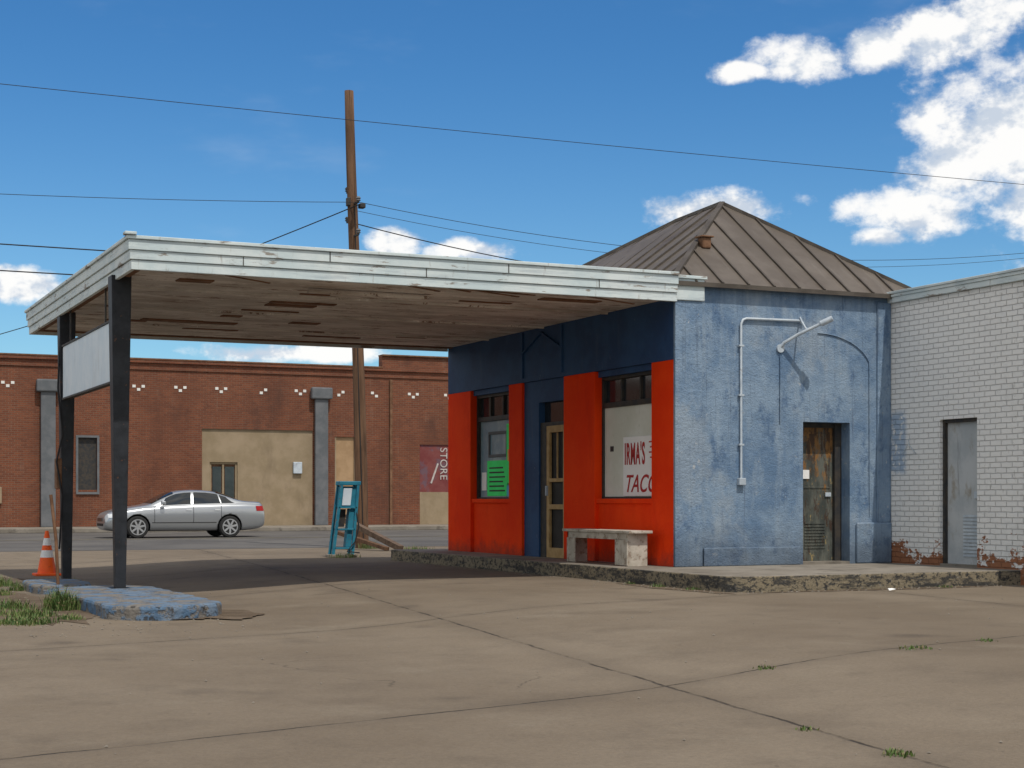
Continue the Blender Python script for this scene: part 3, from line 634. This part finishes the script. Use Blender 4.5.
def section(x):
    T, P_, B0, b = lerp_tab(Ttab,x), lerp_tab(Ptab,x), lerp_tab(Btab,x), lerp_tab(BL,x)
    b = min(b, T-.03)
    g = min(1, max(0,(T-b)/.45))
    pts = [(0,B0),(.72,B0),(.84,B0+.05),(.885,B0+(b-B0)*.3),(.905,B0+(b-B0)*.6),(.90,B0+(b-B0)*.8),(.865,b)]
    pts += [(.80 if g>.15 else .82, b+(T-b)*.08+.005), (.80-.10*g, b+(T-b)*.5), (.74-.16*g, b+(T-b)*.87), (.50-.05*g, b+(T-b)*.97), (0,T)]
    return [(y*P_, z) for y, z in pts]
def build_car(CX, CY):
    car = empty('silver_sedan_car')
    M_body = surf('silver_car_paint', (.42,.44,.46), rough=.28, metal=.65, bump=0, spec=.5, coat=.6)
    M_cg = surf('car_glass', (.015,.018,.02), rough=.05, bump=0, spec=.7)
    M_trim = surf('car_trim', (.02,.02,.022), rough=.5, bump=0)
    M_lamp = surf('headlamp', (.75,.78,.80), rough=.1, bump=0, metal=.3, spec=.7)
    M_tail = surf('tail_lamp', (.35,.01,.01), rough=.2, bump=0)
    M_rim = surf('alloy_rim', (.55,.56,.57), rough=.3, metal=.7, bump=0)
    M_chrome = surf('chrome', (.75,.76,.77), rough=.12, metal=1, bump=0)
    def w(x,y,z): return (CX-2.415+x, CY+y, z)
    xs = [0,.02,.06,.15,.28,.45,.65,.85,1.05,1.2,1.32,1.45,1.6,1.75,1.9,2.1,2.35,2.65,3.0,3.3,3.45,3.6,3.75,3.9,4.1,4.3,4.5,4.62,4.72,4.79,4.83]
    V, F = [], []
    ring = None
    for x in xs:
        s = section(x); full = s + [(-y,z) for y,z in s[-2:0:-1]]
        ring = len(full)
        V += [w(x,y,z) for y,z in full]
    for j in range(len(xs)-1):
        for i in range(ring):
            k=(i+1)%ring; F.append((j*ring+i,j*ring+k,(j+1)*ring+k,(j+1)*ring+i))
    F.append(tuple(range(ring))); F.append(tuple((len(xs)-1)*ring+i for i in range(ring)))
    body = meshobj('body', V, F, M_body, car, smooth=True)
    md = body.modifiers.new('s','SUBSURF'); md.levels = 2; md.render_levels = 2
    wells = []
    for wx in (.93, 3.69):
        for sy in (-1,1):
            me = bpy.data.meshes.new('c'); bm = bmesh.new()
            bmesh.ops.create_cone(bm, cap_ends=True, segments=32, radius1=.375, radius2=.375, depth=.5)
            bmesh.ops.rotate(bm, verts=bm.verts, matrix=Matrix.Rotation(math.pi/2,3,'X'))
            bmesh.ops.translate(bm, verts=bm.verts, vec=w(wx, sy*.87, .335)); bm.to_mesh(me); bm.free()
            me.materials.append(M_trim)
            wells.append(link(bpy.data.objects.new('cut', me)))
    for c in wells:
        b = body.modifiers.new('w','BOOLEAN'); b.object = c; b.operation = 'DIFFERENCE'; b.solver = 'EXACT'
        try: b.material_mode = 'TRANSFER'
        except Exception: pass
    dg = bpy.context.evaluated_depsgraph_get()
    nm = bpy.data.meshes.new_from_object(body.evaluated_get(dg))
    body.modifiers.clear(); body.data = nm
    for c in wells: bpy.data.objects.remove(c, do_unlink=True)
    def halfw(x, z):
        s = section(x)[3:]
        for (y0,z0),(y1,z1) in zip(s, s[1:]):
            if z0 <= z <= z1 and z1>z0: return y0+(y1-y0)*(z-z0)/(z1-z0)
        return s[-1][0]
    def sidepatch(name, xl0, xl1, xr0, xr1, zb, zt, mat, off=.012, nx=8, nz=5):
        for sy in (-1,1):
            V,F=[],[]
            for j in range(nz+1):
                for i in range(nx+1):
                    t,u=i/nx,j/nz
                    x=(xl0+(xr0-xl0)*t)*(1-u)+(xl1+(xr1-xl1)*t)*u
                    z=zb(x)*(1-u)+zt(x)*u
                    V.append(w(x, sy*(halfw(x,z)+off), z))
            for j in range(nz):
                for i in range(nx):
                    a=j*(nx+1)+i; F.append((a,a+1,a+nx+2,a+nx+1))
            meshobj(name,V,F,mat,car,smooth=True)
    belt = lambda x: lerp_tab(BL,x)+.055
    top = lambda x: max(lerp_tab(Ttab,x)-.085, belt(x)+.004)
    sidepatch('side_window', 1.56,1.80,2.52,2.56, belt, top, M_cg)
    sidepatch('side_window', 2.60,2.64,3.42,3.36, belt, top, M_cg)
    sidepatch('side_window', 3.46,3.41,3.86,3.60, belt, top, M_cg)
    sidepatch('window_chrome', 1.50,1.50,3.9,3.9, lambda x: belt(x)-.028, lambda x: belt(x)-.008, M_chrome, nz=1, nx=16)
    for x0 in (1.42,2.58,3.42):
        sidepatch('door_seam', x0,x0,x0+.012,x0+.012, lambda x:.30, lambda x: lerp_tab(BL,x), M_trim, off=.006, nx=1, nz=8)
    sidepatch('sill_trim', 1.35,1.35,3.28,3.28, lambda x:.235, lambda x:.29, M_trim, off=.006, nx=8, nz=1)
    sidepatch('body_crease', 1.35,1.35,3.28,3.28, lambda x:.45, lambda x:.47, M_trim, off=.003, nx=8, nz=1)
    for x0 in (2.36,3.22): sidepatch('door_handle', x0,x0,x0+.17,x0+.17, lambda x:.83, lambda x:.855, M_chrome, off=.03, nx=2, nz=1)
    def toppatch(name, xa_, xb_, fr, mat, nx=8, ny=10):
        V,F=[],[]
        for i in range(nx+1):
            x=xa_+(xb_-xa_)*i/nx; s=section(x); hw=s[9][0]*fr
            for j in range(ny+1):
                y=-hw+2*hw*j/ny; ay=abs(y)
                (y9,z9),(y10,z10),(y11,z11)=s[9],s[10],s[11]
                z = z10+(z11-z10)*(y10-ay)/y10 if ay<y10 else z9+(z10-z9)*(y9-ay)/(y9-y10)
                V.append(w(x,y,z+.014))
        for i in range(nx):
            for j in range(ny):
                a=i*(ny+1)+j; F.append((a,a+1,a+ny+2,a+ny+1))
        meshobj(name,V,F,mat,car,smooth=True)
    toppatch('windshield', 1.36, 2.04, .97, M_cg)
    toppatch('rear_window', 3.34, 4.04, .95, M_cg)
    sidepatch('headlamp', .10,.10,.46,.42, lambda x:.60+.05*x, lambda x:.70+.12*x, M_lamp, off=.008)
    sidepatch('tail_lamp', 4.52,4.50,4.76,4.76, lambda x:.80, lambda x:.95, M_tail, off=.008)
    boxes('grille', [(CX-2.415-.012,CX-2.415+.04,CY-.36,CY+.36,.50,.60)], M_trim, car, bevel=.01)
    boxes('grille_bars', [(CX-2.415-.02,CX-2.415-.010,CY-.36,CY+.36,.515+.03*i,.525+.03*i) for i in range(3)], M_chrome, car)
    boxes('lower_intake', [(CX-2.415-.008,CX-2.415+.06,CY-.45,CY+.45,.36,.44)], M_trim, car, bevel=.01)
    boxes('number_plate', [(CX+2.40,CX+2.425,CY-.16,CY+.16,.60,.72)], M_reflect, car)
    for sy in (-1,1):
        c = w(1.66, sy*.97, 1.03)
        meshobj('mirror', [Vector(c)+Vector(v) for v in boxv(-.06,.07,-.09,.09,-.05,.07)], CF, M_body, car, bevel=.03)
        for wx in (.93,3.69):
            yc = CY+sy*.80
            ctr = (CX-2.415+wx, yc, .33)
            lathe('tyre', [(.20,-.11),(.30,-.11),(.325,-.08),(.33,0),(.325,.08),(.30,.11),(.20,.11)], ctr, M_rubber, car, n=32, axis='Y')
            lathe('rim_dish', [(.215,-.09),(.215,.09)], ctr, M_trim, car, n=32, axis='Y')
            fy = yc+sy*.112
            V,F=[],[]
            for i in range(32):
                a=2*math.pi*i/32
                for r in (.235,.205): V.append((ctr[0]+r*math.cos(a), fy, .33+r*math.sin(a)))
            for i in range(32):
                k=(i+1)%32; F.append((2*i,2*k,2*k+1,2*i+1))
            o=meshobj('rim_ring',V,F,M_rim,car); md=o.modifiers.new('s','SOLIDIFY'); md.thickness=.01
            for i in range(7):
                a=2*math.pi*i/7+.2
                beam('spoke',(ctr[0]+.03*math.cos(a),fy,.33+.03*math.sin(a)),(ctr[0]+.21*math.cos(a),fy,.33+.21*math.sin(a)),.02,.055,M_rim,car,up=(-math.sin(a),0,math.cos(a)))
            lathe('hub', [(.055,-.008),(.055,.008)], (ctr[0],fy,.33), M_rim, car, n=16, axis='Y')
    return car
build_car(-.15, 29.2)

# ------------------------------------------------------------------ grass / weeds / pebbles
gr = random.Random(11)
V, F = [], []
def tuft(cx, cy, r, n, h):
    for _ in range(n):
        a = gr.uniform(0,6.28); q = r*math.sqrt(gr.random())*gr.uniform(.6,1.25)
        x, y = cx+q*math.cos(a), cy+q*math.sin(a); z = gz(x,y)
        hh = h*gr.uniform(.4,1.1)*(1.15-.5*q/max(r,.01)); w_ = gr.uniform(.003,.007)
        d = gr.uniform(0,6.28); lx, ly = math.cos(d), math.sin(d); ln = gr.uniform(.15,.8)*hh
        k = len(V)
        V.extend([(x-ly*w_,y+lx*w_,z),(x+ly*w_,y-lx*w_,z),
                  (x+lx*ln*.35+ly*w_*.8,y+ly*ln*.35-lx*w_*.8,z+hh*.6),(x+lx*ln*.35-ly*w_*.8,y+ly*ln*.35+lx*w_*.8,z+hh*.6),
                  (x+lx*ln,y+ly*ln,z+hh)])
        F.extend([(k,k+1,k+2,k+3),(k+3,k+2,k+4)])
for (x,y,r,n,h) in [(-8.45,-.7,.20,460,.28),(-8.4,-.2,.15,200,.18),(-8.9,6.2,.5,800,.26),(-8.5,5.0,.3,350,.18),(-9.0,-.2,.35,460,.13),(-8.9,-1.6,.25,400,.12),(-9.1,-2.6,.3,480,.10),(-9.25,.9,.3,340,.12),(-8.6,-2.2,.15,140,.08),(-9.3,-1.2,.3,300,.10),
                    (-9.1,7.6,.5,600,.17),(-9.7,3.0,.5,480,.13),(-8.8,2.6,.25,260,.12),(-8.35,3.6,.12,120,.14),(-7.4,4.8,.15,100,.12),(-6.95,.6,.05,40,.07),
                    (-3.55,-9.6,.14,60,.04),(-2.6,-9.3,.08,30,.035),(-5.1,-9.9,.08,40,.035),(-6.45,-13.1,.08,60,.04),(-6.35,-12.2,.06,30,.03),(-6.6,-14.4,.10,70,.04),
                    (-.95,-2.0,.10,60,.06),(-1.0,-1.2,.10,60,.07),(-.95,-.4,.07,40,.05),(2.3,-2.84,.10,40,.05),(1.2,16.1,.3,160,.2),(1.8,14.6,.4,160,.12),(-1.2,10.8,.3,140,.12)]:
    tuft(x,y,r,n,h)
def grass_material():
    m, nt, b, co = newmat('grass_blades')
    c = mix(nt, ramp(nt, noise_(nt, co, 5, 4, .6), .35, .65), (.045,.10,.018), (.10,.15,.03))
    c = mix(nt, ramp(nt, noise_(nt, co, 30, 2, .5), .56, .64), c, (.23,.19,.09))
    setin(nt, b.inputs['Base Color'], c); b.inputs['Roughness'].default_value = .7; return m
meshobj('grass', V, F, grass_material())
V, F = [], []
for i in range(1300):
    t = gr.random()
    if t < .35: x, y = gr.uniform(-9.3,-6.6), gr.uniform(-4.5,6)
    elif t < .6: x, y = gr.uniform(-1.2,-.87), gr.uniform(-3,9)
    elif t < .75: x, y = gr.uniform(-.8,3.6), gr.uniform(-3.05,-2.78)
    else: x, y = gr.uniform(-12,3), gr.uniform(-14,9)
    s = gr.uniform(.004,.014); k = len(V); z0 = gz(x,y)
    for dx,dy,dz in ((1,0,0),(0,1,0),(-1,0,0),(0,-1,0),(0,0,1),(0,0,-.4)):
        V.append((x+dx*s*gr.uniform(.7,1.3), y+dy*s*gr.uniform(.7,1.3), z0+s*.4+dz*s*.8))
    F += [(k,k+1,k+4),(k+1,k+2,k+4),(k+2,k+3,k+4),(k+3,k,k+4),(k+1,k,k+5),(k+2,k+1,k+5),(k+3,k+2,k+5),(k,k+3,k+5)]
meshobj('gravel', V, F, M_conc)
V = [(1.12,-3.25,.012),(1.20,-3.28,.03),(1.24,-3.21,.012),(1.15,-3.18,.035),(1.18,-3.22,.04)]
meshobj('paper_litter', V, [(0,1,4),(1,2,4),(2,3,4),(3,0,4)], M_poster)

# ------------------------------------------------------------------ light + sky
el, az = math.radians(60), math.atan2(.12,-1.0)
tosun = Vector((math.sin(az)*math.cos(el), math.cos(az)*math.cos(el), math.sin(el)))
sl = bpy.data.lights.new('sun','SUN'); sl.energy = 2.8; sl.angle = math.radians(.5); sl.color = (1,.94,.85)
so = bpy.data.objects.new('sun', sl); link(so); so.location = (0,-20,30); so.rotation_euler = tosun.to_track_quat('Z','Y').to_euler()

wd = bpy.data.worlds.new('World'); scene.world = wd; wd.use_nodes = True
nt = wd.node_tree; bg = nt.nodes['Background']
sky = nt.nodes.new('ShaderNodeTexSky'); sky.sky_type = 'NISHITA'; sky.sun_disc = False
sky.sun_elevation = el; sky.sun_rotation = az % (2*math.pi); sky.air_density = 1.0; sky.dust_density = .3; sky.ozone_density = 2.0
gen = nt.nodes.new('ShaderNodeTexCoord').outputs['Generated']
sp = nt.nodes.new('ShaderNodeSeparateXYZ'); nt.links.new(gen, sp.inputs[0])
azn = math_(nt,'ARCTAN2', sp.outputs[0], sp.outputs[1]); eln = math_(nt,'ARCSINE', sp.outputs[2])
tint = mix(nt, ramp(nt, sp.outputs[2], .02, .30), (.68,1.0,1.18), (.33,.74,1.08))
skyc = mix(nt, 1.0, sky.outputs[0], tint, 'MULTIPLY')
cb = nt.nodes.new('ShaderNodeCombineXYZ'); nt.links.new(azn, cb.inputs[0]); nt.links.new(eln, cb.inputs[1])
ae = cb.outputs[0]
def dirn(px,py,rx,ry):
    u=(px-512)/1620; v=(500-py)/1620
    return (math.radians(24.6)+math.atan(u), math.atan(v/math.sqrt(1+u*u)), rx/1620, ry/1620)
clouds = [dirn(*c) for c in [(750,72,34,11),(800,62,54,22),(885,46,46,24),(940,36,58,32),(995,10,55,22),
   (1000,130,86,66),(965,160,56,44),(1040,150,90,90),(915,216,66,24),(880,236,32,13),
   (722,206,74,20),(395,243,26,15),(475,251,46,13),(22,284,44,16),(300,353,100,11)]]
mx = None
for (a,e,ra,re_) in clouds:
    d = vmath(nt,'MULTIPLY', vmath(nt,'SUBTRACT', ae, (a,e,0)), (1/ra,1/re_,0))
    v = math_(nt,'SUBTRACT', 1.0, vmath(nt,'LENGTH', d))
    mx = v if mx is None else math_(nt,'MAXIMUM', mx, v)
mx = math_(nt,'MAXIMUM', mx, -1.2)
aen = vmath(nt,'MULTIPLY', ae, (1,1.35,1))
def n_(vec, sc, de):
    n = nt.nodes.new('ShaderNodeTexNoise'); nt.links.new(vec, n.inputs['Vector']); n.inputs['Scale'].default_value = sc
    n.inputs['Detail'].default_value = de; n.inputs['Roughness'].default_value = .6; return n.outputs[0]
n1 = n_(aen, 26, 7)
n1s = n_(vmath(nt,'ADD', aen, (.004,-.012,0)), 26, 4)
dens = math_(nt,'ADD', math_(nt,'MULTIPLY', mx, 1.0), math_(nt,'MULTIPLY', math_(nt,'SUBTRACT', n1, .46), 2.4))
alpha = ramp(nt, dens, -.05, .60)
lit = ramp(nt, math_(nt,'ADD', math_(nt,'MULTIPLY', math_(nt,'SUBTRACT', n1, n1s), 2.4), math_(nt,'MULTIPLY', dens, .14)), -.22, .22)
cc = mix(nt, lit, (6.0,6.7,7.7), (10.2,10.1,9.9))
wsp = math_(nt,'MULTIPLY', ramp(nt, n_(vmath(nt,'MULTIPLY', ae, (1,3,1)), 5, 5), .55, .85), .18)
skyc = mix(nt, wsp, skyc, (7,7.6,8.4))
# unseen broken cloud added overhead, west and south to give white fill light
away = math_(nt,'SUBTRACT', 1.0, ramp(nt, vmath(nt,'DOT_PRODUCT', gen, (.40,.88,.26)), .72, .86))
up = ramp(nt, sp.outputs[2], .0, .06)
fill_cloud = math_(nt,'MULTIPLY', math_(nt,'MULTIPLY', away, up), ramp(nt, n_(gen, 3.0, 5), .38, .52))
fin = mix(nt, math_(nt,'MULTIPLY', alpha, .97), skyc, cc)
fin = mix(nt, fill_cloud, fin, (9.0,8.8,8.4))
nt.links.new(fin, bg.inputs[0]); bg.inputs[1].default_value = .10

# ------------------------------------------------------------------ camera
cam = bpy.data.cameras.new('camera'); co_ = bpy.data.objects.new('camera', cam); link(co_)
co_.location = (-11.45,-19.50,1.13); co_.rotation_euler = (math.radians(90),0,-math.atan2(.4164,.9091))
cam.lens = 56.95; cam.sensor_width = 36; cam.shift_y = 116/1024; cam.clip_end = 2000; cam.clip_start = .05
scene.camera = co_
